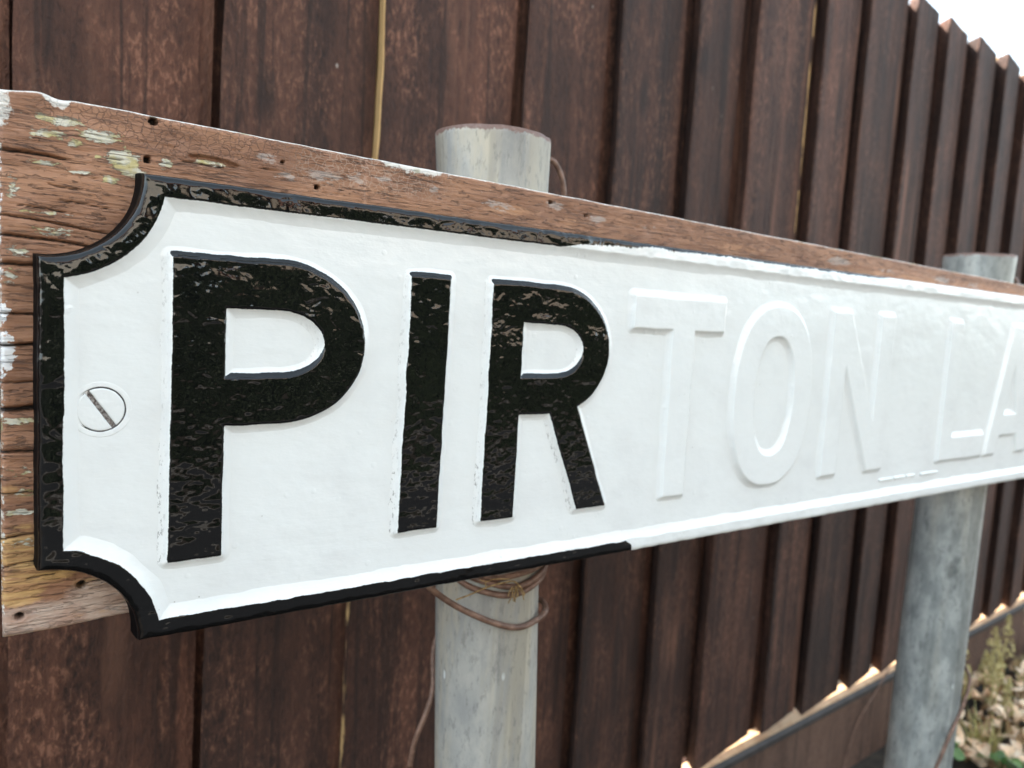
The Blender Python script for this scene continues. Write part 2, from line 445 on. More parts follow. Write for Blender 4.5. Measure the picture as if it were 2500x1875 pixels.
M_DRYLEAF = simple('sunlit_tone_dry_leaf', (0.88, 0.56, 0.33), (0.95, 0.76, 0.56), 40, 0.75, 0.001)  # tone raised to stand in for sunlight that the fence blocks
M_BROWNLEAF = simple('brown_dry_leaf', (0.20, 0.11, 0.05), (0.40, 0.25, 0.12), 50, 0.8, 0.001)
M_GREEN = simple('green_leaf', (0.05, 0.13, 0.03), (0.16, 0.26, 0.07), 40, 0.5, 0.001)
M_SEED = simple('olive_seed_head', (0.38, 0.31, 0.11), (0.68, 0.58, 0.29), 160, 0.9, 0.002)

# ================================================================== STREET SIGN
PL, PH = 1.19, 0.2           # plate length, height
NR = 0.0370                  # corner notch radius
BOARD_Y = 0.0160
FIELD_Y = 0.0028
sign = empty('street_sign', (0.6, 0.08, -0.64),
             'long white cast street name sign, half repainted black, on a brown board and two posts', 'street sign')

# ---- name plate field
def sd_plate(x, z):
    qx = np.maximum(-x, x - PL); qz = np.maximum(-z, z - PH)
    d = np.maximum(qx, qz)
    for cx in (0, PL):
        for cz in (0, PH):
            d = np.maximum(d, NR - np.hypot(x - cx, z - cz))
    return d
xs = np.concatenate([np.arange(0.004, 0.45, 0.0012), np.arange(0.45, PL, 0.003)])
zs = np.arange(0.004, PH - 0.004, 0.0012)
X, Z = np.meshgrid(xs, zs, indexing='ij')
d = sd_plate(X, Z)
Y = FIELD_Y + 0.00030 * (fbm(X * 45, Z * 60, 3, 4) - 0.5) * 2
V = np.stack([X, Y, Z], -1).reshape(-1, 3)
F = grid_faces(len(xs), len(zs), (d < -0.0065) & (np.hypot(X - 0.0215, Z - 0.102) > 0.0100))
V, F, _ = compact(V, F, {})
plate = mesh_np('name_plate', V, F, M_WHITE, sign)

# ---- raised border swept round the outline
def ring(dd, ds_near=0.0008):
    R_ = NR + dd
    H0, H1, L0, L1 = dd, PH - dd, dd, PL - dd
    a0 = math.asin(max(-1, min(1, dd / R_)))
    pts = []
    def arc(cx, cz, s, e, n):
        for q in np.linspace(s, e, n): pts.append((cx + R_ * math.cos(q), cz + R_ * math.sin(q)))
    n = 90
    # start at top-left notch, travel: notch TL (from left end to top), top edge, TR, right, BR, bottom, BL, left
    arc(0, PH, -math.pi / 2 + math.pi / 2 * 0 + a0 * 0 + math.asin(dd / R_), -math.asin(dd / R_), n)
    tx0, tx1 = math.sqrt(max(R_ ** 2 - dd ** 2, 0)), PL - math.sqrt(max(R_ ** 2 - dd ** 2, 0))
    tpar = np.concatenate([np.linspace(0, 0.30, 420), np.linspace(0.30, 0.6, 190)[1:], np.linspace(0.6, 1, 90)[1:]])[1:-1]
    for q in tpar: pts.append((tx0 + (tx1 - tx0) * q, H1))
    arc(PL, PH, math.pi + math.asin(dd / R_), 3 * math.pi / 2 - math.asin(dd / R_), 30)
    zz0, zz1 = PH - math.sqrt(max(R_ ** 2 - dd ** 2, 0)), math.sqrt(max(R_ ** 2 - dd ** 2, 0))
    for q in np.linspace(0, 1, 40)[1:-1]: pts.append((L1, zz0 + (zz1 - zz0) * q))
    arc(PL, 0, math.pi / 2 + math.asin(dd / R_), math.pi - math.asin(dd / R_), 30)
    for q in tpar[::-1]: pts.append((tx0 + (tx1 - tx0) * q, H0))
    arc(0, 0, math.asin(dd / R_), math.pi / 2 - math.asin(dd / R_), n)
    for q in np.linspace(0, 1, 180)[1:-1]: pts.append((L0, zz1 + (zz0 - zz1) * q))
    return np.array(pts)
# profile: (inset d, y)
prof = [(-0.0016, 0.0172), (-0.0014, 0.0130), (-0.0011, 0.0085), (-0.0008, 0.0050), (-0.0004, 0.0024)]
for q in np.linspace(0, 1, 7):          # rounded outer arris
    a = q * math.pi / 2
    prof.append((0.0034 * (1 - math.cos(a)) - 0.0002, 0.0019 * (1 - math.sin(a)) + 0.0001))
for q in np.linspace(0.0038, 0.0078, 9): prof.append((q, 0.0001))
for q in np.linspace(0.02, 1, 12):      # inner slope
    prof.append((0.0080 + 0.0095 * q, 0.0030 * (1 - (1 - q) ** 2.2) + 0.0001 + 0.0010 * q ** 6))
rings = [ring(d_) for d_, _ in prof]
npt = len(rings[0])
V = []; BD = []
s_arc = np.arange(npt)
for (d_, y_), rg in zip(prof, rings):
    bx, bz = rg[:, 0], rg[:, 1]
    wob = (fbm(bx * 110, bz * 110, 11, 3) - 0.5)
    amp = 0.0009 if d_ < 0.0079 else 0.0003
    yy = y_ + wob * amp * (1.0 if y_ < 0.006 else 0.6)
    wob2 = (fbm(bx * 140 + 7, bz * 140 + 3, 12, 3) - 0.5) * 0.0007
    # small sideways wobble of the casting edges
    cx = bx + wob2 * np.where(bx < 0.05, 1, 0.2); cz = bz + wob2 * 0.8
    V.append(np.stack([cx, yy, cz], -1)); BD.append(np.full(npt, d_))
V = np.concatenate(V); BD = np.concatenate(BD)
F = []
npf = len(prof)
idx = np.arange(npt); nx_ = (idx + 1) % npt
F = np.concatenate([np.stack([r * npt + idx, (r + 1) * npt + idx, (r + 1) * npt + nx_, r * npt + nx_], -1) for r in range(npf - 1)])
bx, bz = V[:, 0] * 1000, V[:, 2] * 1000
dmm = BD * 1000
top = bz > 100
# painted width of black measured from the outer arris (mm)
side = np.clip((dmm < 0).astype(float) * V[:, 1] * 1000, 0, 20)
wtop = np.interp(bx, [0, 255, 263, 275, 300, 350, 380, 470, 520, 560, 610, 640], [8.4, 8.4, 7.2, 4.6, 2.6, 2.4, 1.6, 1.5, 1.7, 1.0, 0.2, -3])
wtop = wtop + np.where((bx > 268) & (bx < 640), 1.7 * (fbm(bx / 28, bx * 0, 31, 2) - 0.5) * 2, 0)
wbot = np.interp(bx, [0, 324, 329.5, 332], [8.2, 7.4, 4.2, -9]) + 0.9 * (fbm(bx / 6, bx * 0, 77, 2) - 0.5)
w = np.where(top, wtop, wbot)
w = np.where(bx > 700, -9, w)
blk = w - np.maximum(dmm, -1.0) * np.where(dmm > 0, 1, 0.3)
rag = np.where(top, sstep(252, 272, bx), 0.0)
dull = sstep(-0.2, -0.6, dmm)
border = mesh_np('border', V, F, M_PAINT, plate, {'blk': blk, 'rag': rag, 'dull': dull, 'grime': np.zeros(len(dmm))})
border['label'] = 'raised black border, white again along the right part'

# ---- raised letters
def seg_sd(px, pz, poly):
    poly = np.asarray(poly, float)
    a = poly; b = np.roll(poly, -1, 0)
    dmin = np.full(px.shape, 1e9); inside = np.zeros(px.shape, bool)
    for (ax, az), (bx_, bz_) in zip(a, b):
        ex, ez = bx_ - ax, bz_ - az
        L = ex * ex + ez * ez
        if L < 1e-9: continue
        tt = np.clip(((px - ax) * ex + (pz - az) * ez) / L, 0, 1)
        dmin = np.minimum(dmin, np.hypot(px - ax - ex * tt, pz - az - ez * tt))
        c = ((az > pz) != (bz_ > pz))
        with np.errstate(divide='ignore', invalid='ignore'):
            xi = ax + (pz - az) * ex / (ez if ez != 0 else 1e-12)
        inside ^= (c & (px < xi))
    return np.where(inside, -dmin, dmin)
def bowl(x0, xc, zc, a, b, n=44):
    q = np.linspace(math.pi / 2, -math.pi / 2, n)
    return [(x0, zc + b)] + [(xc + a * math.cos(v), zc + b * math.sin(v)) for v in q] + [(x0, zc - b)]
def superell(xc, zc, a, b, e=2.35, n=110):
    q = np.linspace(0, 2 * math.pi, n, endpoint=False)
    return [(xc + a * np.sign(math.cos(v)) * abs(math.cos(v)) ** (2 / e), zc + b * np.sign(math.sin(v)) * abs(math.sin(v)) ** (2 / e)) for v in q]
T0, B0 = 167.7, 33.6
def sd_P(x, z):
    d = seg_sd(x, z, [(48.2, T0), (70.0, T0), (69.7, B0), (47.6, B0)])
    o = seg_sd(x, z, bowl(49, 94.5, 130.8, 42.0, 37.0)); i = seg_sd(x, z, bowl(69.5, 93.5, 131.0, 22.2, 15.7))
    return np.minimum(d, np.maximum(o, -i))
def sd_I(x, z): return seg_sd(x, z, [(160.9, T0), (183.7, T0), (182.0, B0), (158.9, B0)])
def sd_R(x, z):
    d = seg_sd(x, z, [(210.9, T0), (232.6, T0), (232.3, B0), (210.2, B0)])
    o = seg_sd(x, z, bowl(211.5, 257.5, 130.8, 41.2, 36.9)); i = seg_sd(x, z, bowl(232.4, 257.5, 130.9, 20.3, 15.8))
    leg = seg_sd(x, z, [(249.5, 106), (272, 106), (303.5, B0), (280.3, B0)])
    return np.minimum(np.minimum(d, np.maximum(o, -i)), leg)
def sd_T(x, z):
    return np.minimum(seg_sd(x, z, [(318, T0), (404.5, T0), (404.5, 146.7), (318, 146.7)]), seg_sd(x, z, [(353, 150), (374.3, 150), (375.0, B0), (355, B0)]))
def sd_O(x, z): return np.maximum(seg_sd(x, z, superell(467.3, 100.4, 46.2, 67.6)), -seg_sd(x, z, superell(467.3, 100.6, 23.6, 44.8, 2.3)))
def sd_N(x, z):
    d = np.minimum(seg_sd(x, z, [(537, T0), (558.5, T0), (558.5, B0), (537, B0)]), seg_sd(x, z, [(607.5, T0), (629, T0), (629, B0), (607.5, B0)]))
    return np.minimum(d, seg_sd(x, z, [(537, T0), (561.5, T0), (629, B0), (604.5, B0)]))
def sd_L(x, z): return np.minimum(seg_sd(x, z, [(731, T0), (753, T0), (753, B0), (731, B0)]), seg_sd(x, z, [(731, 56), (821, 56), (821, B0), (731, B0)]))
def sd_A(x, z):
    d = np.minimum(seg_sd(x, z, [(866, T0), (888, T0), (851, B0), (828.5, B0)]), seg_sd(x, z, [(866, T0), (888, T0), (926, B0), (903.5, B0)]))
    return np.minimum(d, seg_sd(x, z, [(848, 75), (906, 75), (910, 53), (842, 53)]))
def letter(sd, x0, x1, black, lab, res):
    xs = np.arange(x0 - 7, x1 + 7, res); zs = np.arange(B0 - 7, T0 + 7.01, min(res, 0.6))
    X, Z = np.meshgrid(xs, zs, indexing='ij')
    # hand-finished edges wander a little
    wx = (fbm(X / 13, Z / 13, 21, 3) - 0.5) * 1.1; wz = (fbm(X / 13 + 40, Z / 13 + 9, 22, 3) - 0.5) * 1.1
    d = sd(X + wx, Z + wz)
    tt = (d + 0.7) / 5.8
    lin = np.where(tt > 0, tt, 0)
    q_ = np.clip(tt, 0, 1)
    y = 2.85 * (1 - (1 - q_) ** 1.9) * sstep(-0.02, 0.22, tt) + 0.75 * np.clip(tt - 0.8, 0, 1)
    if black:
        y = y + 0.45 * (fbm(X / 7.0, Z / 5.0, 5, 3) - 0.5) * (1 - sstep(0.1, 0.6, tt))
    else:
        y = y * 1.16 - 0.35 + 0.25 * (fbm(X / 7.0, Z / 7.0, 5, 3) - 0.5) + 0.8 * np.maximum(0, fbm(X / 2.2, Z / 2.2, 8, 2) - 0.66) * -1.6 * sstep(-1.0, 0.5, d) * (1 - sstep(2.5, 4, d))
    Vv = np.stack([X, y, Z], -1).reshape(-1, 3) / 1000
    Ff = grid_faces(len(xs), len(zs), (d < 5.9))
    gz = np.gradient(d, axis=1) / min(res, 0.6); gx = np.gradient(d, axis=0) / res
    up = np.clip(gz, 0, 1)
    blk = -d + 0.30 + 1.9 * up - 0.9 * np.clip(-gx, 0, 1) * 0.3
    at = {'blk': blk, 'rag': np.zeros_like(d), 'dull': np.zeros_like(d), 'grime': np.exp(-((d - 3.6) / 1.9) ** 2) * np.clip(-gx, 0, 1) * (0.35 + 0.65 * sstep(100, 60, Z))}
    Vv, Ff, at = compact(Vv, Ff, at)
    o = mesh_np('letter', Vv, Ff, M_PAINT if black else M_WHITE, plate, at if black else None)
    o['label'] = lab
    return o
letter(sd_P, 47, 137, True, 'raised letter P repainted gloss black', 0.5)
letter(sd_I, 158, 184, True, 'raised letter I repainted gloss black', 0.5)
letter(sd_R, 210, 304, True, 'raised letter R repainted gloss black', 0.5)
letter(sd_T, 318, 405, False, 'raised letter T still painted white', 0.6)
letter(sd_O, 420, 514, False, 'raised letter O still painted white', 0.7)
letter(sd_N, 537, 629, False, 'raised letter N still painted white', 0.8)
letter(sd_L, 731, 821, False, 'raised letter L still painted white', 0.9)
letter(sd_A, 828, 927, False, 'raised letter A still painted white', 0.9)

# ---- small maker's strip, cast under the N
ml = []
for x0, x1, z0 in [(0.632, 0.655, 0.0205), (0.657, 0.676, 0.0206), (0.679, 0.694, 0.0207), (0.704, 0.737, 0.0205)]:
    ml.append((x0, 0.0014, z0, x1, 0.0050, z0 + 0.0030))
mk = boxes('maker_mark', ml, M_WHITE, plate)
bv = mk.modifiers.new('bevel', 'BEVEL'); bv.width = 0.0012; bv.segments = 3

# ---- slotted screw head
xs = np.arange(-13.2, 13.21, 0.24)
X, Z = np.meshgrid(xs, xs, indexing='ij')
r = np.hypot(X, Z)
ang = math.radians(-56.2)          # slot direction
ux, uz = math.cos(ang), math.sin(ang)
al = X * ux + Z * uz; ac = -X * uz + Z * ux
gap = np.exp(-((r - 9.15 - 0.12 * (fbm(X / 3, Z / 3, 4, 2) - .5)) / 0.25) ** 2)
slot = sstep(1.15, 0.80, np.abs(ac + 0.25 * (fbm(X / 4, Z / 4, 6, 2) - .5))) * sstep(9.3, 8.7, r)
y = -0.15 * sstep(9.2, 8.2, r) + 0.9 * gap + 1.2 * slot + 0.02 * sstep(9.2, 10.4, r) + 0.08 * (fbm(X / 2.5, Z / 2.5, 9, 3) - 0.5) * 2
y = y + 0.75 * sstep(11.5, 12.2, r)
V = np.stack([X + 21.5, y + 2.65, Z + 102.0], -1).reshape(-1, 3) / 1000
F = grid_faces(len(xs), len(xs), r < 12.2)
wear = slot * 1.0
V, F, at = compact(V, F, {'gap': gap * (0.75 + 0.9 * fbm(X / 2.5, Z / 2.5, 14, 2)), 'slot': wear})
t = NT('painted_screw')
wc, wh = white_nodes(t)
P = t.pos()
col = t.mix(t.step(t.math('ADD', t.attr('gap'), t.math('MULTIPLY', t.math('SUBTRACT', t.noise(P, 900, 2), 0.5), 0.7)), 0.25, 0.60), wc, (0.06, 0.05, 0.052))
scol = t.mix(t.step(t.noise(P, 800, 3, 0.7), 0.40, 0.62), (0.34, 0.32, 0.31), (0.07, 0.05, 0.045))
col = t.mix(t.step(t.math('ADD', t.attr('slot'), t.math('MULTIPLY', t.math('SUBTRACT', t.noise(P, 500, 3), 0.5), 0.8)), 0.45, 0.7), col, scol)
M_SCREW = t.set(Base_Color=col, Roughness=0.35, Normal=t.bump(wh, 0.0007, 0.5))
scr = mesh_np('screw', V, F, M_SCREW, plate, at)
scr['label'] = 'white painted slotted screw head with a worn bare slot'

# ---- backing board
bxs = np.concatenate([np.arange(-0.0128, 0.14, 0.0008), np.arange(0.14, 0.32, 0.0014), np.arange(0.32, 1.215, 0.004)])
nz = 470
tz = np.linspace(0, 1, nz)
X, Tt = np.meshgrid(bxs, tz, indexing='ij')
ztop = 0.2290 - 0.0138 * (X + 0.0115) + 0.0006 * (fbm(X * 60, X * 0, 41, 3) - 0.5)
ztop = ztop - 0.0013 * np.exp(-((X - 0.0075) / 0.0045) ** 2) * (X > -0.002) - 0.0010 * sstep(-0.002, 0.018, X)
ztop = ztop - 0.0022 * sstep(0.004, -0.0128, X)
zbot = 0.0048 + 0.0007 * (fbm(X * 50, X * 0 + 3, 42, 3) - 0.5) + 0.002 * sstep(0.0, 0.04, X)
Z = zbot + (ztop - zbot) * Tt
Xd = X + np.where(X < bxs[0] + 1e-6, 0.0010 * (fbm(Z * 80, Z * 0, 43, 3) - 0.5), 0)
mm = lambda a: a / 1000.0
split = np.zeros_like(X); dep = np.zeros_like(X)
# long horizontal drying splits: (x0, x1, z at x=0, slope, width mm, depth mm)
splits = [(-13, 14, 203.6, -0.03, 0.9, 3), (22, 34, 206.5, -0.02, 0.35, 1.5), (-13, 30, 177.6, -0.10, 0.55, 2.5), (-13, 24, 170.4, -0.055, 0.8, 3), (-13, 2, 159.8, 0.02, 1.0, 3.5),
          (-13, 0, 139.8, -0.02, 0.7, 3), (-13, 2, 127.4, 0.02, 1.1, 4), (-13, 2, 101.3, 0.05, 1.9, 5), (-13, 2, 112, 0.0, 0.5, 2), (-13, 2, 83.5, 0.04, 0.9, 3),
          (-13, 3, 66, 0.02, 0.5, 2), (-13, 0, 48.5, 0.14, 0.6, 2), (-13, 6, 37.0, 0.20, 0.5, 2), (-6, 12, 29.5, 0.10, 0.5, 1.4), (13, 34, 20.6, 0.16, 0.45, 1.6), (52, 76, 211.4, -0.03, 0.5, 1.5),
          (33, 60, 190, -0.06, 0.4, 1.3), (6, 30, 187.3, -0.08, 0.35, 1.2), (44, 52, 205, -.02, .4, 1.2), (10, 24, 198, -.05, .35, 1.2), (86, 100, 214.5, -.03, .4, 1.2), (2, 20, 192.5, -.06, .4, 1.4), (-10, 16, 182.5, -.07, .35, 1.4)]
Xm, Zm = X * 1000, Z * 1000
wander = (fbm(Xm / 9, Zm / 40, 51, 3) - 0.5) * 1.6
for (x0, x1, z0, sl, w, dp) in splits:
    zc = z0 + sl * Xm + wander
    ends = sstep(x0 - 0.1, x0 + 5 if x0 > -12 else x0, Xm) * sstep(x1, x1 - 9 if x1 > 5 else x1 - .5, Xm)
    g = np.exp(-((Zm - zc) / (w * 0.62 * (0.35 + 0.65 * ends) + 1e-3)) ** 2) * (ends > 0.02) * np.minimum(1, ends * 1.6)
    split = np.maximum(split, sstep(0.35, 0.8, g)); dep = np.maximum(dep, g * dp)
# a torn lens-shaped slit
ls = ((Xm - 67.5) / 11.5) ** 2 + ((Zm - 211.9 + 0.06 * (Xm - 67)) / 1.7) ** 2
slit = sstep(1.0, 0.75, ls + 0.25 * (fbm(Xm / 2, Zm / 1, 52, 2) - .5))
dep = np.maximum(dep, slit * 1.6)
# hairline grain checks
hair = sstep(0.70, 0.80, fbm(Xm / 7 + 3, Zm / 0.75, 53, 3)) * sstep(225, 214, Zm)
dep = dep + hair * 0.35
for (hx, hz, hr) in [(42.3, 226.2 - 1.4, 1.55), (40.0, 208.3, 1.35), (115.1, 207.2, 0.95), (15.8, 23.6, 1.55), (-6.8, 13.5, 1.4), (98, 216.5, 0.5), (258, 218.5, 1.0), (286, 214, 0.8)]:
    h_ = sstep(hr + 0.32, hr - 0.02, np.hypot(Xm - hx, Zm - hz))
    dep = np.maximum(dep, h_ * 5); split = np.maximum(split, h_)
def blob(L):
    a = np.zeros_like(X)
    for (cx, cz, rx, rz, s) in L:
        a = np.maximum(a, s * np.exp(-(((Xm - cx) / rx) ** 2 + ((Zm - cz) / rz) ** 2)))
    return a
lichen = blob([(8, 218.5, 10, 2.4, .85), (22, 214.5, 9, 3.0, .85), (4, 212.5, 8, 2.2, .8), (13, 210.5, 4, 1.8, .75), (30.5, 206.5, 6.5, 4.4, 1.1), (34, 202.5, 5.5, 3.2, 1.0), (47.5, 207.5, 3, 2.4, .8), (26.5, 197.5, 4, 2.2, .8), (66, 210.9, 9, 1.5, .75), (21, 206, 1.2, .8, .8), (2, 201, 8, 1.2, .7), (14, 199, 6, 1.0, .65),
               (-8, 190, 3, 6, .55), (6, 174, 9, 2.5, .62), (-6, 165, 6, 3, .6), (-9, 155, 4, 5, .55), (-6, 96, 8, 1.8, .75), (-4, 75, 9, 3, .5), (-7, 58, 8, 1.6, .75), (-4, 66, 7, 2, .55), (2, 181, 10, 1.0, .6), (-5, 45, 6, 3, .45), (33, 14, 3, 3, .5), (38, 25, 3.5, 2, .6)])
daub = blob([(-12.5, 124, 6.0, 10, 1.0), (-12.5, 140, 3.6, 7, .75), (-12.8, 154, 2.8, 8, .62), (-12.8, 172, 2.0, 11, .6), (-12.8, 192, 1.8, 14, .55), (-11.5, 105, 1.5, 3, .45)])
pink = blob([(5, 10, 40, 9, 1.1), (24, 17, 16, 10, 1.1), (-8, 9, 14, 7, 1.0)])
ochre = blob([(-6, 42, 13, 12, 1.0), (4, 33, 16, 7, 1.1), (-9, 24, 15, 7, 1.0), (26, 33, 10, 4, .6), (20, 24, 12, 4, .6), (-8, 4.5, 30, 1.6, .9), (-9, 68, 9, 8, .6), (-8, 150, 8, 4, .35), (24, 10, 14, 3, .5)])
grey = blob([(92, 217, 7, 3, .62), (100, 210, 7, 2.5, .62), (118, 213, 12, 4, .62), (136, 214, 8, 4, .6), (150, 216, 9, 3, .5), (178, 215, 6, 4, .5), (220, 212, 16, 4, .6), (262, 217, 10, 3, .7), (296, 213, 12, 3, .7), (340, 212, 14, 4, .45), (560, 210, 22, 4, .8), (640, 208, 25, 3, .5), (735, 207, 24, 4, .75), (800, 206, 30, 4, .55)])
tanb = blob([(230, 211, 22, 6, .8), (275, 208, 18, 6, .6), (430, 208, 60, 6, .55), (600, 206, 60, 7, .85), (700, 203, 60, 8, .9), (850, 202, 120, 9, 1.0), (1050, 200, 120, 9, 1.0)])
crackle = sstep(-8, 14, Xm) * sstep(128, 86, Xm) * sstep(211, 220, Zm + 8 * (fbm(Xm / 20, Zm / 8, 61, 2) - .5)) + 0.5 * sstep(20, 50, Xm) * sstep(95, 70, Xm) * sstep(206, 214, Zm)
crackle = np.clip(crackle, 0, 1)
palec = sstep(92, 116, Xm) * sstep(205, 165, Xm) * sstep(205, 213, Zm)
et = np.minimum(ztop - Z, 1) * 1000; eb = (Z - zbot) * 1000; el = (X - bxs[0]) * 1000
edge = np.maximum.reduce([0.9 * sstep(1.5, 0.1, et), 0.8 * sstep(1.2, 0.1, eb), 0.5 * sstep(2.6, 0.2, el)])
edge = np.maximum(edge, 1.25 * np.exp(-(((Xm - 7.0) / 6) ** 2 + (et / 4.0) ** 2)))
edge = np.maximum(edge, 0.95 * np.exp(-(((Xm - 168) / 24) ** 2 + (et / 4.5) ** 2)))
edge = np.maximum(edge, 0.8 * np.exp(-(((Xm + 11.5) / 4.0) ** 2 + ((Zm - 222) / 14) ** 2)))
ed = np.minimum(np.minimum(et, eb), el)
rr = 2.2
rnd_ = np.where(ed < rr, rr - np.sqrt(np.clip(rr ** 2 - (rr - np.clip(ed, 0, rr)) ** 2, 0, None)), 0)
Y = BOARD_Y + (dep + rnd_) / 1000 + 0.0004 * (fbm(Xm / 30, Zm / 9, 62, 3) - .5) * 2
V = np.stack([Xd, Y, Z], -1).reshape(-1, 3)
nx = len(bxs)
F = grid_faces(nx, nz)
at = {'split': split, 'lichen': lichen, 'daub': daub, 'pink': pink, 'ochre': ochre, 'grey': grey, 'tan': tanb, 'crackle': crackle, 'palecrackle': palec, 'edge': edge}
# skirt to the back
loop = np.concatenate([np.arange(nz - 1, -1, -1), np.arange(1, nx) * nz, (nx - 1) * nz + np.arange(1, nz), np.arange(nx - 2, 0, -1) * nz + nz - 1])
VB = V[loop].copy(); VB[:, 1] = 0.0415
n0 = len(V); m = len(loop)
V = np.concatenate([V, VB]); k = np.arange(m); k2 = (k + 1) % m
F = np.concatenate([F, np.stack([loop[k], n0 + k, n0 + k2, loop[k2]], -1)])
cidx = len(V)
V = np.concatenate([V, V[[n0, n0 + nz - 1, n0 + nz - 1 + nx - 1, n0 + nz - 1 + nx - 1 + nz - 1]]])
F = np.concatenate([F, [[cidx, cidx + 3, cidx + 2, cidx + 1]]])
for kk in at: at[kk] = np.concatenate([np.asarray(at[kk]).ravel(), np.zeros(m + 4) + (0.0)])
at['edge'][n0:n0 + m] = 0.75
mesh_np('backing_board', V, F, M_BOARD, sign, at)

# ---- posts (open galvanised tubes)
def post(name, base, topc, rad, mat, lab, seed, slant):
    n = 72; rows = 60
    base = Vector(base); topc = Vector(topc)
    V = []; at = []
    zlist = np.concatenate([np.linspace(0, 0.9, rows - 24), np.linspace(0.9, 1, 25)[1:]])
    H = topc.z - base.z
    for q in zlist:
        c = base.lerp(topc, q)
        for k_ in range(n):
            a = 2 * math.pi * k_ / n
            rw = rad * (1 + 0.012 * (vnoise(np.array([k_ * 0.12]), np.array([q * 9.0]), seed)[0] - .5))
            zt = 0
            if q > 0.95:
                wgt = (q - 0.95) / 0.05
                rw *= 1 + 0.042 * wgt ** 1.5
                zt = wgt * (slant * math.cos(a - 0.6) * rad + 0.0014 * (vnoise(np.array([k_ * 0.45]), np.array([0.5]), seed + 5)[0] - .5))
            V.append((c.x + rw * math.cos(a), c.y + rw * math.sin(a), c.z + zt))
            at.append(max(0, 1 - (1 - q) * H / 0.0050) * 1.0)
    out_rows = len(zlist)
    # lip and inside
    for (rin, dz) in ((-0.0012, 0.0004), (-0.0034, 0.0002), (-0.0042, -0.0012), (-0.0042, -0.09)):
        for k_ in range(n):
            a = 2 * math.pi * k_ / n
            v = V[(out_rows - 1) * n + k_]
            ln = math.hypot(v[0] - topc.x, v[1] - topc.y)
            s_ = (ln + rin) / ln
            V.append((topc.x + (v[0] - topc.x) * s_, topc.y + (v[1] - topc.y) * s_, v[2] + dz)); at.append(1.0)
    R_ = out_rows + 4
    idx = np.arange(n); n2 = (idx + 1) % n
    F = np.concatenate([np.stack([r_ * n + idx, r_ * n + n2, (r_ + 1) * n + n2, (r_ + 1) * n + idx], -1) for r_ in range(R_ - 1)])
    o = mesh_np(name, np.array(V), F, mat, sign, {'rust': at})
    o['label'] = lab
    return o
post('post', (0.2985, 0.0780, -0.66), (0.2545, 0.0780, 0.2645), 0.0364, M_ZINC1, 'pale beige streaked round steel post with brown cable round it', 3, -0.01)
post('post', (0.9300, 0.0790, -0.66), (0.9475, 0.0790, 0.2515), 0.0366, M_ZINC2, 'blue grey mottled round steel post at the right', 8, 0.02)

# ================================================================== CABLES
def coil(cx, cy, r, th0, th1, zf, n, slope=0.0, bulge=None):
    pts = []
    for a in np.linspace(th0, th1, n):
        rr_ = r + (bulge(a) if bulge else 0)
        pts.append((cx + rr_ * math.cos(a), cy + rr_ * math.sin(a), zf(a)))
    return pts
d2r = math.radians
# angle -90 deg = front of the post (towards the camera side)
pc = (0.2705, 0.0778)
pp = []
pp += [(0.2275, -0.0 + 0.103, -0.1755), (0.2297, 0.101, -0.156), (0.2370, 0.100, -0.1364), (0.2440, 0.104, -0.121)]
pp += [(0.252, 0.118, -0.095), (0.272, 0.122, -0.070)]
r0 = 0.0385
pp += coil(pc[0], pc[1], r0, d2r(60), d2r(-10), lambda a: -0.058 - 0.004 * math.sin(a), 6, bulge=lambda a: 0.0055)
pp += [(0.2990, 0.0480, -0.0525), (0.2900, 0.0435, -0.0550), (0.2718, 0.0395, -0.0560), (0.2530, 0.0400, -0.0505), (0.2279, 0.0440, -0.0373), (0.2110, 0.0485, -0.0250), (0.2045, 0.0560, -0.0170), (0.2060, 0.0700, -0.0120), (0.2160, 0.0900, -0.0110), (0.2330, 0.1060, -0.0120)]
pp += coil(pc[0], pc[1], r0, d2r(-240), d2r(-400), lambda a: -0.014 - 0.006 * (math.degrees(a) + 215) / -185, 8)
pp += coil(pc[0], pc[1], r0, d2r(-415), d2r(-540), lambda a: np.interp(math.degrees(a), [-540, -500, -460, -415], [-0.019, -0.0290, -0.0335, -0.0260]), 8)
pp += coil(pc[0], pc[1], r0, d2r(-560), d2r(-740), lambda a: -0.018 + 0.004 * math.sin(a), 8)
pp += coil(pc[0], pc[1], r0 + 0.0005, d2r(-765), d2r(-900), lambda a: np.interp(math.degrees(a), [-900, -860, -815, -765], [-0.012, -0.0215, -0.0280, -0.0200]), 8)
pp += coil(pc[0], pc[1], r0, d2r(-920), d2r(-1110), lambda a: -0.010, 8)
pp += coil(pc[0], pc[1], r0 + 0.001, d2r(-1130), d2r(-1250), lambda a: np.interp(math.degrees(a), [-1250, -1200, -1130], [-0.010, -0.0205, -0.0150]), 8)
pp += coil(pc[0], pc[1], r0, d2r(-1275), d2r(-1410), lambda a: np.interp(math.degrees(a), [-1410, -1275], [0.05, -0.005]), 6)
pp += [(0.318, 0.105, 0.19), (0.331, 0.102, 0.232), (0.3327, 0.100, 0.2440), (0.3278, 0.100, 0.2575), (0.3195, 0.101, 0.2650), (0.310, 0.108, 0.262), (0.300, 0.118, 0.240)]
cab = tube('cable', pp, 0.00205, M_CABLE, None, n=10, sub=7)
tag(cab, 'brown cable wound round the pale post under the black border, one end hanging left', 'cable')

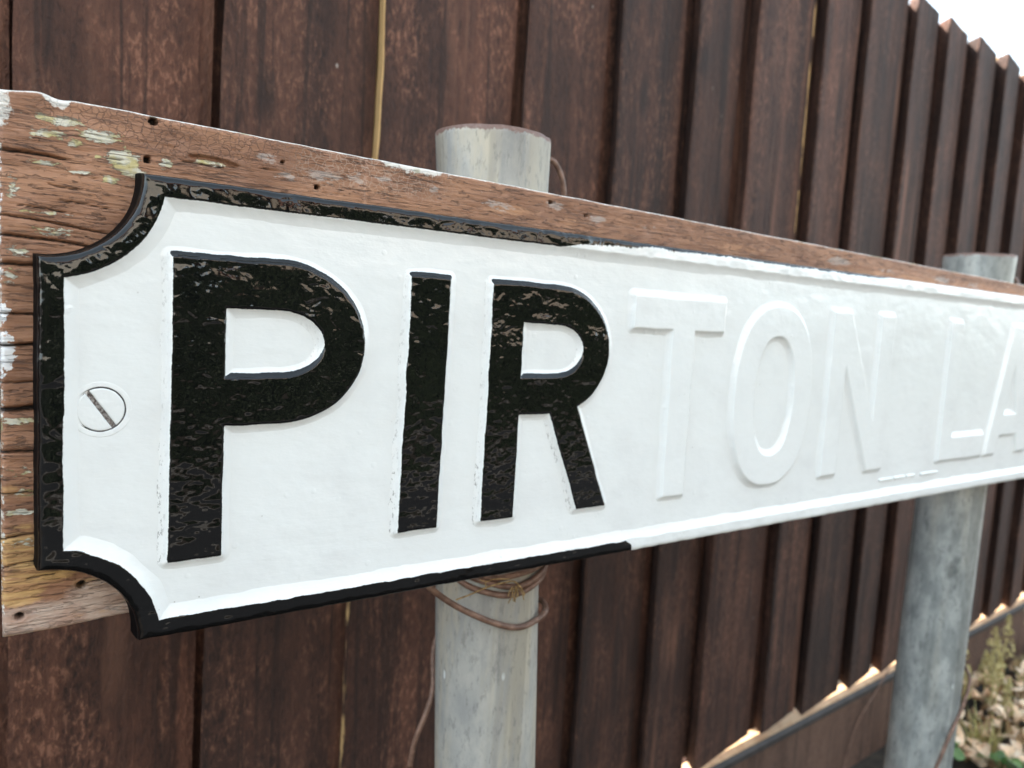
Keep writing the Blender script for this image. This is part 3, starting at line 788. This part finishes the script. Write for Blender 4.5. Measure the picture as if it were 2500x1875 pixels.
pc2 = (0.945, 0.0788)
pp = coil(pc2[0], pc2[1], 0.0400, d2r(200), d2r(20), lambda a: np.interp(math.degrees(a), [20, 110, 200], [0.222, 0.200, 0.170]), 9)
pp += coil(pc2[0], pc2[1], 0.0395, d2r(0), d2r(-170), lambda a: np.interp(math.degrees(a), [-170, -90, -45, 0], [0.150, 0.200, 0.2265, 0.2262]), 9, bulge=lambda a: 0.004 * max(0, math.cos(a + 0.3)))
pp += coil(pc2[0], pc2[1], 0.0390, d2r(-195), d2r(-330), lambda a: 0.19 + (math.degrees(a) + 195) / 135 * 0.12, 6)
pp += [(0.972, 0.1130, -0.02), (0.980, 0.1080, -0.15), (0.990, 0.0950, -0.225), (0.9960, 0.0720, -0.2520), (0.9870, 0.0550, -0.2640), (0.9760, 0.0471, -0.2720), (0.9533, 0.0425, -0.2930), (0.9191, 0.0400, -0.3240), (0.8975, 0.0405, -0.3535), (0.8830, 0.0420, -0.3800), (0.8700, 0.0460, -0.4200), (0.8650, 0.0450, -0.5000), (0.8800, 0.0300, -0.6000), (0.9000, 0.0200, -0.6520)]
cab2 = tube('cable', pp, 0.0021, M_CABLE, None, n=8, sub=6)
tag(cab2, 'brown cable looped round the blue grey post, its slack end bowing out near the plants', 'cable')

# dried weed stalk caught in the coil
def strand(L): return L
tw = empty('dry_weed_stalk', (0.2514, 0.0345, -0.0204), 'straw coloured dry weed stalk caught in the brown cable coil', 'weed stalk')
tube('stem', [(0.2171, 0.034, -0.0256), (0.2265, 0.0325, -0.0232), (0.2395, 0.0325, -0.0205), (0.2514, 0.033, -0.0200), (0.2595, 0.033, -0.0205), (0.266, 0.0335, -0.0262), (0.2695, 0.034, -0.0315)], 0.00052, M_TWIG, tw, n=6, sub=6)
tube('side_stem', [(0.2330, 0.0325, -0.0150), (0.2376, 0.032, -0.0168), (0.2430, 0.032, -0.0160), (0.2550, 0.032, -0.0178)], 0.00042, M_TWIG, tw, n=6, sub=5)
tube('side_stem', [(0.2368, 0.0322, -0.0160), (0.2374, 0.032, -0.0206)], 0.00036, M_TWIG, tw, n=6, sub=4)
for q in range(9):
    b = Vector((0.2600 + random.uniform(-.002, .004), 0.0335, -0.0240))
    e_ = b + Vector((random.uniform(-.006, .009), random.uniform(-.003, .001), random.uniform(-.011, -.004)))
    mdl = b.lerp(e_, 0.5) + Vector((random.uniform(-.002, .002), -.001, random.uniform(-.001, .002)))
    tube('root_fibre', [b, mdl, e_], 0.00034, M_TWIG, tw, n=5, sub=4)

# ================================================================== FENCE
FY0, FK = 0.27, 0.055
FB, FTOP = -0.4870, 0.7060
ey = lambda x: FY0 + FK * x
fence = empty('wooden_fence', (0.6, ey(0.6), -0.64), 'dark brown stained vertical feather edge board fence behind the sign', 'fence')
lefts = [-0.0021, 0.1313, 0.2705, 0.4248, 0.5555, 0.6838, 0.7970, 0.9573, 1.0777, 1.2236, 1.3397, 1.4608, 1.5943]
while lefts[-1] < 2.95: lefts.append(lefts[-1] + random.uniform(0.122, 0.140))
while lefts[0] > -1.3: lefts.insert(0, lefts[0] - random.uniform(0.126, 0.138))
cosf = 1 / math.sqrt(1 + FK * FK)
for bi, xl in enumerate(lefts[:-1]):
    gap = 0.0035 if lefts[bi + 1] < 0.5 else random.uniform(0.010, 0.017)
    xr = lefts[bi + 1] - gap
    thin = 0.011
    thick = (random.uniform(0.0235, 0.0275) if xl > 0.5 else random.uniform(0.021, 0.027)) if abs(xl - 0.2705) > 1e-4 else 0.021
    under = 0.0 if abs(xl - 0.2705) < 1e-4 else 0.013
    lean = {0.1313: 0.011, 0.2705: 0.021, -0.0021: 0.011}.get(xl, random.uniform(-0.002, 0.006))
    ztp = FTOP + random.uniform(-0.003, 0.003); zbt = FB + random.uniform(0.007, 0.012)
    nu, nv = 16, 60
    us = np.concatenate([[0, 0.0015, 0.004], np.linspace(0.010, 1.0, nu)]) if True else None
    us = np.concatenate([[0.0, 0.012, 0.03], np.linspace(0.07, 1.0, nu)])
    if abs(xl - 0.7970) < 1e-4: us = np.sort(np.concatenate([us, (np.array([xr - .0075, xr - .006, xr - .002, xr - .001]) - xl) / (xr - xl)]))
    vs = np.linspace(0, 1, nv)
    U, Vv = np.meshgrid(us, vs, indexing='ij')
    zz = zbt + (ztp - zbt) * Vv
    sd = bi * 13 + 5
    xx = xl + (xr - xl) * U - lean * (0.6 - zz)
    # waney edge on board with the unstained edge
    wavy = ((fbm(zz * 9, U * 0 + bi, sd, 3) - 0.5) * 0.0045 + (fbm(zz * 45, U * 0 + bi, sd + 1, 2) - 0.5) * 0.0016) * (1 - U)
    xx = xx + wavy
    front = -(thick * (1 - U) + thin * U)            # offset from the back plane towards the camera
    front = front + 0.0012 * (fbm(U * 5 + bi * 3, zz * 3, sd + 2, 3) - .5) * 2 + 0.0012 * np.exp(-(U / 0.02) ** 2)
    yy = ey(xx) + 0.0205 + front
    Vf = np.stack([xx, yy, zz], -1)
    xb_ = xx + under * (1 - U); Vb = np.stack([xb_, ey(xb_) + 0.0208 - 0.0006 * U, zz], -1)
    nu_ = len(us); N = nu_ * nv
    V = np.concatenate([Vf.reshape(-1, 3), Vb.reshape(-1, 3)])
    F = [grid_faces(nu_, nv), grid_faces(nu_, nv)[:, ::-1] + N]
    j = np.arange(nv - 1); i_ = np.arange(nu_ - 1)
    F.append(np.stack([j, j + 1, N + j + 1, N + j], -1))                         # left (thick) edge
    R0 = (nu_ - 1) * nv
    F.append(np.stack([R0 + j, N + R0 + j, N + R0 + j + 1, R0 + j + 1], -1))
    F.append(np.stack([i_ * nv, N + i_ * nv, N + (i_ + 1) * nv, (i_ + 1) * nv], -1))
    T_ = nv - 1
    F.append(np.stack([i_ * nv + T_, (i_ + 1) * nv + T_, N + (i_ + 1) * nv + T_, N + i_ * nv + T_], -1))
    F = np.concatenate(F)
    bare = np.zeros(len(V))
    if abs(xl - 0.2705) < 1e-4: bare_w = 1.1
    else: bare_w = 0.0
    b1 = np.zeros_like(U); b1[0, :] = bare_w; b1[1, :] = bare_w * 0.3; b1[:2, :] *= np.where(zz[:2, :] < 0.05, 0.40, 0.9)
    b1[:, -1] = 0.42
    if abs(xl - 0.7970) < 1e-4: b1 = b1 + 0.56 * sstep(xr - .0070, xr - .0050, xl + (xr - xl) * U) * sstep(0.0, 0.35, zz)
    b2 = np.zeros_like(U); b2[0, :] = bare_w * np.where(zz[0, :] < 0.05, 0.40, 0.9); b2[:, -1] = 0.42
    bare = np.concatenate([b1.ravel(), b2.ravel()])
    o = mesh_np('fence_board', V, F, M_FENCE, fence, {'bare': bare}, smooth=False)
    if bare_w > 1: o['label'] = 'brown board with a bare yellow wooden edge'
xa, xb = lefts[0], lefts[-1]
def slab(name, y_front, y_back, z0, z1, mat, parent, x0=xa, x1=xb, ch=0.0):
    n = 60
    V = []; F = []
    for i in range(n):
        x = x0 + (x1 - x0) * i / (n - 1)
        c = [(y_front, z0), (y_front, z1 - ch), (y_front + ch, z1), (y_back, z1), (y_back, z0)]
        V += [(x, ey(x) + a, b) for a, b in c]
    for i in range(n - 1):
        for k_ in range(5):
            a = i * 5 + k_; b = i * 5 + (k_ + 1) % 5
            F.append((a, a + 5, b + 5, b))
    F.append((0, 1, 2, 3, 4)); F.append(tuple((n - 1) * 5 + q for q in (4, 3, 2, 1, 0)))
    return mesh_py(name, V, F, mat, parent)
slab('gravel_board', 0.0005, 0.030, -0.70, FB - 0.0170, M_GRAVEL, fence, ch=0.003)
slab('shaded_edge_strip', -0.0040, 0.018, FB - 0.0170, FB - 0.0045, M_SHADED_EDGE, fence, ch=0.004)  # dark strip painted in for the shaded top edge of the gravel board
slab('ledge', 0.0015, 0.0290, FB - 0.0047, FB - 0.0036, M_LEDGE, fence)['label'] = 'pale cut wood ledge under the boards'
slab('sun_block_panel', 0.0214, 0.0300, FB + 0.013, FTOP - 0.004, M_FENCE, fence)  # slab added behind the boards to stop sunlight through the gaps
for z in (0.50, -0.30):
    slab('rail', 0.0304, 0.060, z, z + 0.07, M_FENCE, fence)
for x in (-0.9, 0.95, 2.80):
    boxes('fence_post', [(x, ey(x) + 0.061, -0.75, x + 0.09, ey(x) + 0.15, FTOP - 0.03)], M_FENCE, fence)

# thin wire drooping down the gravel board
wpts = [(1.362, ey(1.362) - 0.008, -0.470), (1.340, ey(1.34) - 0.0085, -0.486), (1.300, ey(1.30) - 0.0085, -0.515), (1.270, ey(1.27) - 0.005, -0.545), (1.245, ey(1.245) - 0.004, -0.590), (1.228, ey(1.228) - 0.006, -0.632), (1.222, ey(1.22) - 0.012, -0.645)]
w = tube('wire', wpts, 0.0013, M_CABLE, None, n=8, sub=6)
tag(w, 'thin brown wire drooping down the gravel board left of the blue grey post', 'wire')

# ================================================================== GROUND AND WHAT FACES THE SIGN
def sheet(name, x0, y0, x1, y1, z, mat, label=None):
    o = mesh_py(name, [(x0, y0, z), (x1, y0, z), (x1, y1, z), (x0, y1, z)], [(0, 1, 2, 3)], mat)
    o['kind'] = 'structure'
    return o
sheet('ground', -900, -900, 900, 900, -0.640, M_SOIL)
sheet('pavement', -60, -2.6, 60, -0.95, -0.634, M_ROAD)
sheet('garden_ground', -60, -8.6, 60, -2.75, -0.636, M_SOIL)
kb = boxes('kerb', [(-60, -2.75, -0.66, 60, -2.6, -0.61)], M_PAVE); kb['kind'] = 'structure'

# hedge added out of view to darken reflections and cut low sky light
def hedge(name, x0, x1, y0, y1, h, label):
    r_ = random.Random(3)
    V = []; F = []
    for q in range(9000):
        u = r_.random(); v = r_.random()
        face = r_.random()
        x = x0 + (x1 - x0) * u
        bulge = 0.12 * math.sin(x * 2.1) + 0.08 * math.sin(x * 5.3 + 1)
        if face < 0.62: y = y1 - 0.10 * r_.random() + bulge * 0.6; z = -0.64 + h * v
        else: y = y0 + (y1 - y0) * v; z = -0.64 + h + bulge - 0.1 * r_.random()
        s = r_.uniform(0.04, 0.10)
        a = Vector((r_.gauss(0, 1), r_.gauss(0, 1), r_.gauss(0, 1))).normalized(); b = a.orthogonal().normalized(); c = a.cross(b)
        P0 = Vector((x, y, z)); k_ = len(V)
        V += [P0 - b * s, P0 + c * s * .5, P0 + b * s, P0 - c * s * .5]; F.append((k_, k_ + 1, k_ + 2, k_ + 3))
    k_ = len(V)
    for (x, y, z) in [(x0, y0 + .1, -.64), (x1, y0 + .1, -.64), (x1, y1 - .15, -.64), (x0, y1 - .15, -.64), (x0, y0 + .1, h - .75), (x1, y0 + .1, h - .75), (x1, y1 - .15, h - .75), (x0, y1 - .15, h - .75)]: V.append((x, y, z))
    F += [(k_ + a, k_ + b, k_ + c, k_ + e_) for a, b, c, e_ in [(4, 5, 6, 7), (0, 1, 5, 4), (1, 2, 6, 5), (2, 3, 7, 6), (3, 0, 4, 7)]]
    return tag(mesh_py(name, V, F, M_HEDGE), label, 'hedge')
hedge('hedge', -9, 11, -4.1, -3.3, 1.22, 'dense dark green clipped hedge, added unseen to darken reflections on the sign')
def house(x0, y0, label, M_RENDER=M_RENDER):
    e_ = empty('house', (x0 + 4.5, y0 - 3.5, -0.64), label, 'house')
    W_, D_, Hh = 9.0, 7.0, 4.9
    z0 = -0.64
    boxes('wall', [(x0, y0 - D_, z0, x0 + W_, y0, z0 + Hh)], M_RENDER, e_)
    V = [(x0 - .4, y0 + .4, z0 + Hh - .1), (x0 + W_ + .4, y0 + .4, z0 + Hh - .1), (x0 + W_ + .4, y0 - D_ - .4, z0 + Hh - .1), (x0 - .4, y0 - D_ - .4, z0 + Hh - .1), (x0 - .4, y0 - D_ / 2, z0 + Hh + 2.6), (x0 + W_ + .4, y0 - D_ / 2, z0 + Hh + 2.6)]
    mesh_py('roof', V, [(0, 1, 5, 4), (2, 3, 4, 5), (0, 4, 3), (1, 2, 5), (0, 3, 2, 1)], M_ROOF, e_)
    for wx in (1.0, 3.9, 6.8):
        for wz in (0.9, 3.3):
            if wx == 3.9 and wz < 1:
                boxes('door', [(x0 + wx, y0 + 0.003, z0 + .1, x0 + wx + 1.0, y0 + .05, z0 + 2.15)], M_ROOF, e_); continue
            f = boxes('window', [(x0 + wx, y0 + .003, z0 + wz, x0 + wx + 1.3, y0 + .06, z0 + wz + .08), (x0 + wx, y0 + .003, z0 + wz + 1.12, x0 + wx + 1.3, y0 + .06, z0 + wz + 1.2),
                                 (x0 + wx, y0 + .003, z0 + wz + .08, x0 + wx + .08, y0 + .06, z0 + wz + 1.12), (x0 + wx + 1.22, y0 + .003, z0 + wz + .08, x0 + wx + 1.3, y0 + .06, z0 + wz + 1.12), (x0 + wx + .61, y0 + .003, z0 + wz + .08, x0 + wx + .69, y0 + .06, z0 + wz + 1.12)], M_FRAME, e_)
            boxes('pane', [(x0 + wx + .08, y0 + .004, z0 + wz + .08, x0 + wx + .61, y0 + .03, z0 + wz + 1.12), (x0 + wx + .69, y0 + .004, z0 + wz + .08, x0 + wx + 1.22, y0 + .03, z0 + wz + 1.12)], M_GLASS, f)
house(-7.5, -9.0, 'cream rendered house with brown tiled roof behind the hedge, facing the sign')
house(3.2, -9.5, 'pale brick house further right behind the hedge', M_BRICK)

# ================================================================== PLANTS AT THE FOOT OF THE FENCE
def leaf(V, F, c, L, Wd, rot, curl, tilt):
    n = 6
    b = len(V)
    R_ = Matrix.Rotation(rot, 3, 'Z') @ Matrix.Rotation(tilt, 3, 'X') @ Matrix.Rotation(random.uniform(-.6, .6), 3, 'Y')
    for i in range(n):
        t_ = i / (n - 1)
        wd = Wd * math.sin(math.pi * min(1, t_ * 0.92 + 0.06)) ** 0.8
        zc = curl * math.sin(t_ * math.pi) * L
        for s_ in (-1, 0, 1):
            V.append(c + R_ @ Vector((s_ * wd, (t_ - .5) * L, zc + abs(s_) * curl * wd * 1.6)))
    for i in range(n - 1):
        for k_ in range(2):
            a = b + i * 3 + k_
            F.append((a, a + 1, a + 4, a + 3))
def leafmesh(name, spots, mat, L, Wd, curl):
    V = []; F = []
    for c in spots:
        leaf(V, F, Vector(c), random.uniform(*L), random.uniform(*Wd), random.uniform(0, 6.28), random.uniform(*curl), random.uniform(-1.1, 1.1))
    return V, F
def spot(n, x0, x1, dmin, dmax, hmax):
    out = []
    for _ in range(n):
        x = random.uniform(x0, x1); dd = random.uniform(dmin, dmax)
        hh = hmax * max(0.05, 1 - ((dd - dmin) / (dmax - dmin + 1e-6)) * 0.8)
        out.append((x, ey(x) - dd, -0.635 + random.random() ** 1.3 * hh))
    return out
V, F = leafmesh('leaf_litter', spot(620, 1.46, 2.5, 0.04, 0.36, 0.085), M_DRYLEAF, (0.018, 0.040), (0.007, 0.014), (-.35, .5))
V2, F2 = leafmesh('leaf_litter', spot(620, 1.46, 2.6, 0.02, 0.42, 0.055), M_BROWNLEAF, (0.02, 0.042), (0.006, 0.014), (-.35, .5))
me_o = mesh_py('leaf_litter', list(V) + list(V2), list(F) + [tuple(i + len(V) for i in f) for f in F2], [M_DRYLEAF, M_BROWNLEAF], None, True)
for i, p in enumerate(me_o.data.polygons): p.material_index = 0 if i < len(F) else 1
tag(me_o, None, None, kind='stuff')
me_o['label'] = 'heap of pale dry curled leaves at the foot of the fence'; me_o['category'] = 'leaf litter'

def seedweed(x, d, h, lean, lab, heads):
    b = Vector((x, ey(x) - d, -0.64))
    e_ = empty('dried_seed_head_weed', b, lab, 'weed', 'dried weeds by the fence')
    for (dx, dy, hh, sc) in heads:
        top_ = b + Vector((dx, dy, hh))
        tube('stem', [b, b.lerp(top_, .5) + Vector((dx * .15, 0, 0)), top_], 0.0017, M_SEED, e_, n=6, sub=5)
        V = []; F = []
        for q in range(130):
            tt = random.random()
            rr_ = 0.017 * sc * (1 - tt) ** 0.8 + 0.002
            a = random.uniform(0, 6.28)
            c = top_ + Vector((math.cos(a) * rr_ * random.random() ** .5, math.sin(a) * rr_ * random.random() ** .5, -0.03 * sc + tt * 0.075 * sc))
            s_ = random.uniform(.0025, .0055)
            n_ = Vector((random.gauss(0, 1), random.gauss(0, 1), random.gauss(0, 1))).normalized(); p_ = n_.orthogonal().normalized(); q_ = n_.cross(p_)
            k_ = len(V); V += [c - p_ * s_, c + q_ * s_ * .6, c + p_ * s_, c - q_ * s_ * .6]; F.append((k_, k_ + 1, k_ + 2, k_ + 3))
        mesh_py('seed_head', V, F, M_SEED, e_)
seedweed(1.56, 0.060, .2, 0, 'dried olive brown weed with a tall pointed seed head beside the blue grey post', [(-.005, 0, .165, 1.2), (.03, .0, .10, .9)])
seedweed(1.62, 0.10, .2, 0, 'dried weed with two pointed seed heads in front of the gravel board', [(.0, 0, .150, 1.0), (.05, .01, .11, 1.0), (.02, -.02, .08, 1.0)])
seedweed(1.44, 0.055, .2, 0, 'short dried weed with round seed heads close to the blue grey post', [(0, 0, .105, .8), (.03, -.01, .06, .9)])
seedweed(1.74, 0.055, .2, 0, 'tall dried weed with three seed heads just left of the frame edge', [(0, 0, .135, 1.1), (.035, -.01, .155, 1.2), (-.03, .0, .09, 1.0)])
seedweed(1.98, 0.05, .2, 0, 'dried weed at the right edge against the gravel board', [(0, 0, .17, 1.2), (.04, -.01, .12, 1.0)])
def leafy(x, d, lab, n, L, Wd, hh):
    b = Vector((x, ey(x) - d, -0.64))
    e_ = empty('leafy_weed', b, lab, 'weed', 'green weeds by the fence')
    for q in range(n):
        a = random.uniform(0, 6.28); r_ = random.uniform(.01, .06)
        top_ = b + Vector((math.cos(a) * r_, math.sin(a) * r_, random.uniform(.3, 1) * hh))
        V = []; F = []
        leaf(V, F, top_, random.uniform(*L), random.uniform(*Wd), a, random.uniform(-.1, .25), random.uniform(-.6, .6))
        mesh_py('leaf', V, F, M_GREEN, e_, True)
        tube('stalk', [b, b.lerp(top_, .6) + Vector((0, 0, .01)), top_], 0.0011, M_GREEN, e_, n=5, sub=4)
leafy(1.47, 0.20, 'low broad leaved green weed at the bottom edge', 22, (.025, .045), (.008, .015), .05)
leafy(1.60, 0.26, 'green leaved weed in the dry leaves at the lower right corner', 20, (.022, .040), (.007, .014), .05)
leafy(1.40, 0.075, 'small bright green weed right beside the blue grey post', 9, (.03, .045), (.008, .014), .07)
def tuft(x, d, lab, n, hh):
    b = Vector((x, ey(x) - d, -0.64))
    V = []; F = []
    for q in range(n):
        a = random.uniform(0, 6.28); l_ = random.uniform(.35, 1) * hh; o_ = random.uniform(.02, .07)
        b0 = b + Vector((random.uniform(-.025, .025), random.uniform(-.025, .025), 0))
        sd = Vector((-math.sin(a), math.cos(a), 0)) * random.uniform(.0012, .0026)
        k_ = len(V)
        for i in range(5):
            t_ = i / 4
            p_ = b0 + Vector((math.cos(a) * o_ * t_ ** 1.8, math.sin(a) * o_ * t_ ** 1.8, l_ * (t_ - .25 * t_ ** 3)))
            V += [p_ - sd * (1.02 - t_), p_ + sd * (1.02 - t_)]
            if i: F.append((k_ + 2 * i - 2, k_ + 2 * i - 1, k_ + 2 * i + 1, k_ + 2 * i))
    tag(mesh_py('grass_tuft', V, F, M_STRAWGRASS, None, True), lab, 'grass tuft', 'straw grass tufts by the fence')
M_STRAWGRASS = simple('yellow_green_grass', (0.36, 0.31, 0.09), (0.60, 0.52, 0.22), 60, 0.7, 0.0005)
tuft(1.52, 0.12, 'thin yellow green grass tuft between the dry leaves and the blue grey post', 70, .12)
tuft(1.66, 0.19, 'yellow green grass tuft in front of the seed head weeds', 80, .13)
tuft(1.58, 0.24, 'low yellow green grass tuft at the bottom right corner', 70, .10)
tuft(1.88, 0.10, 'yellow green grass tuft farthest along the gravel board', 70, .13)
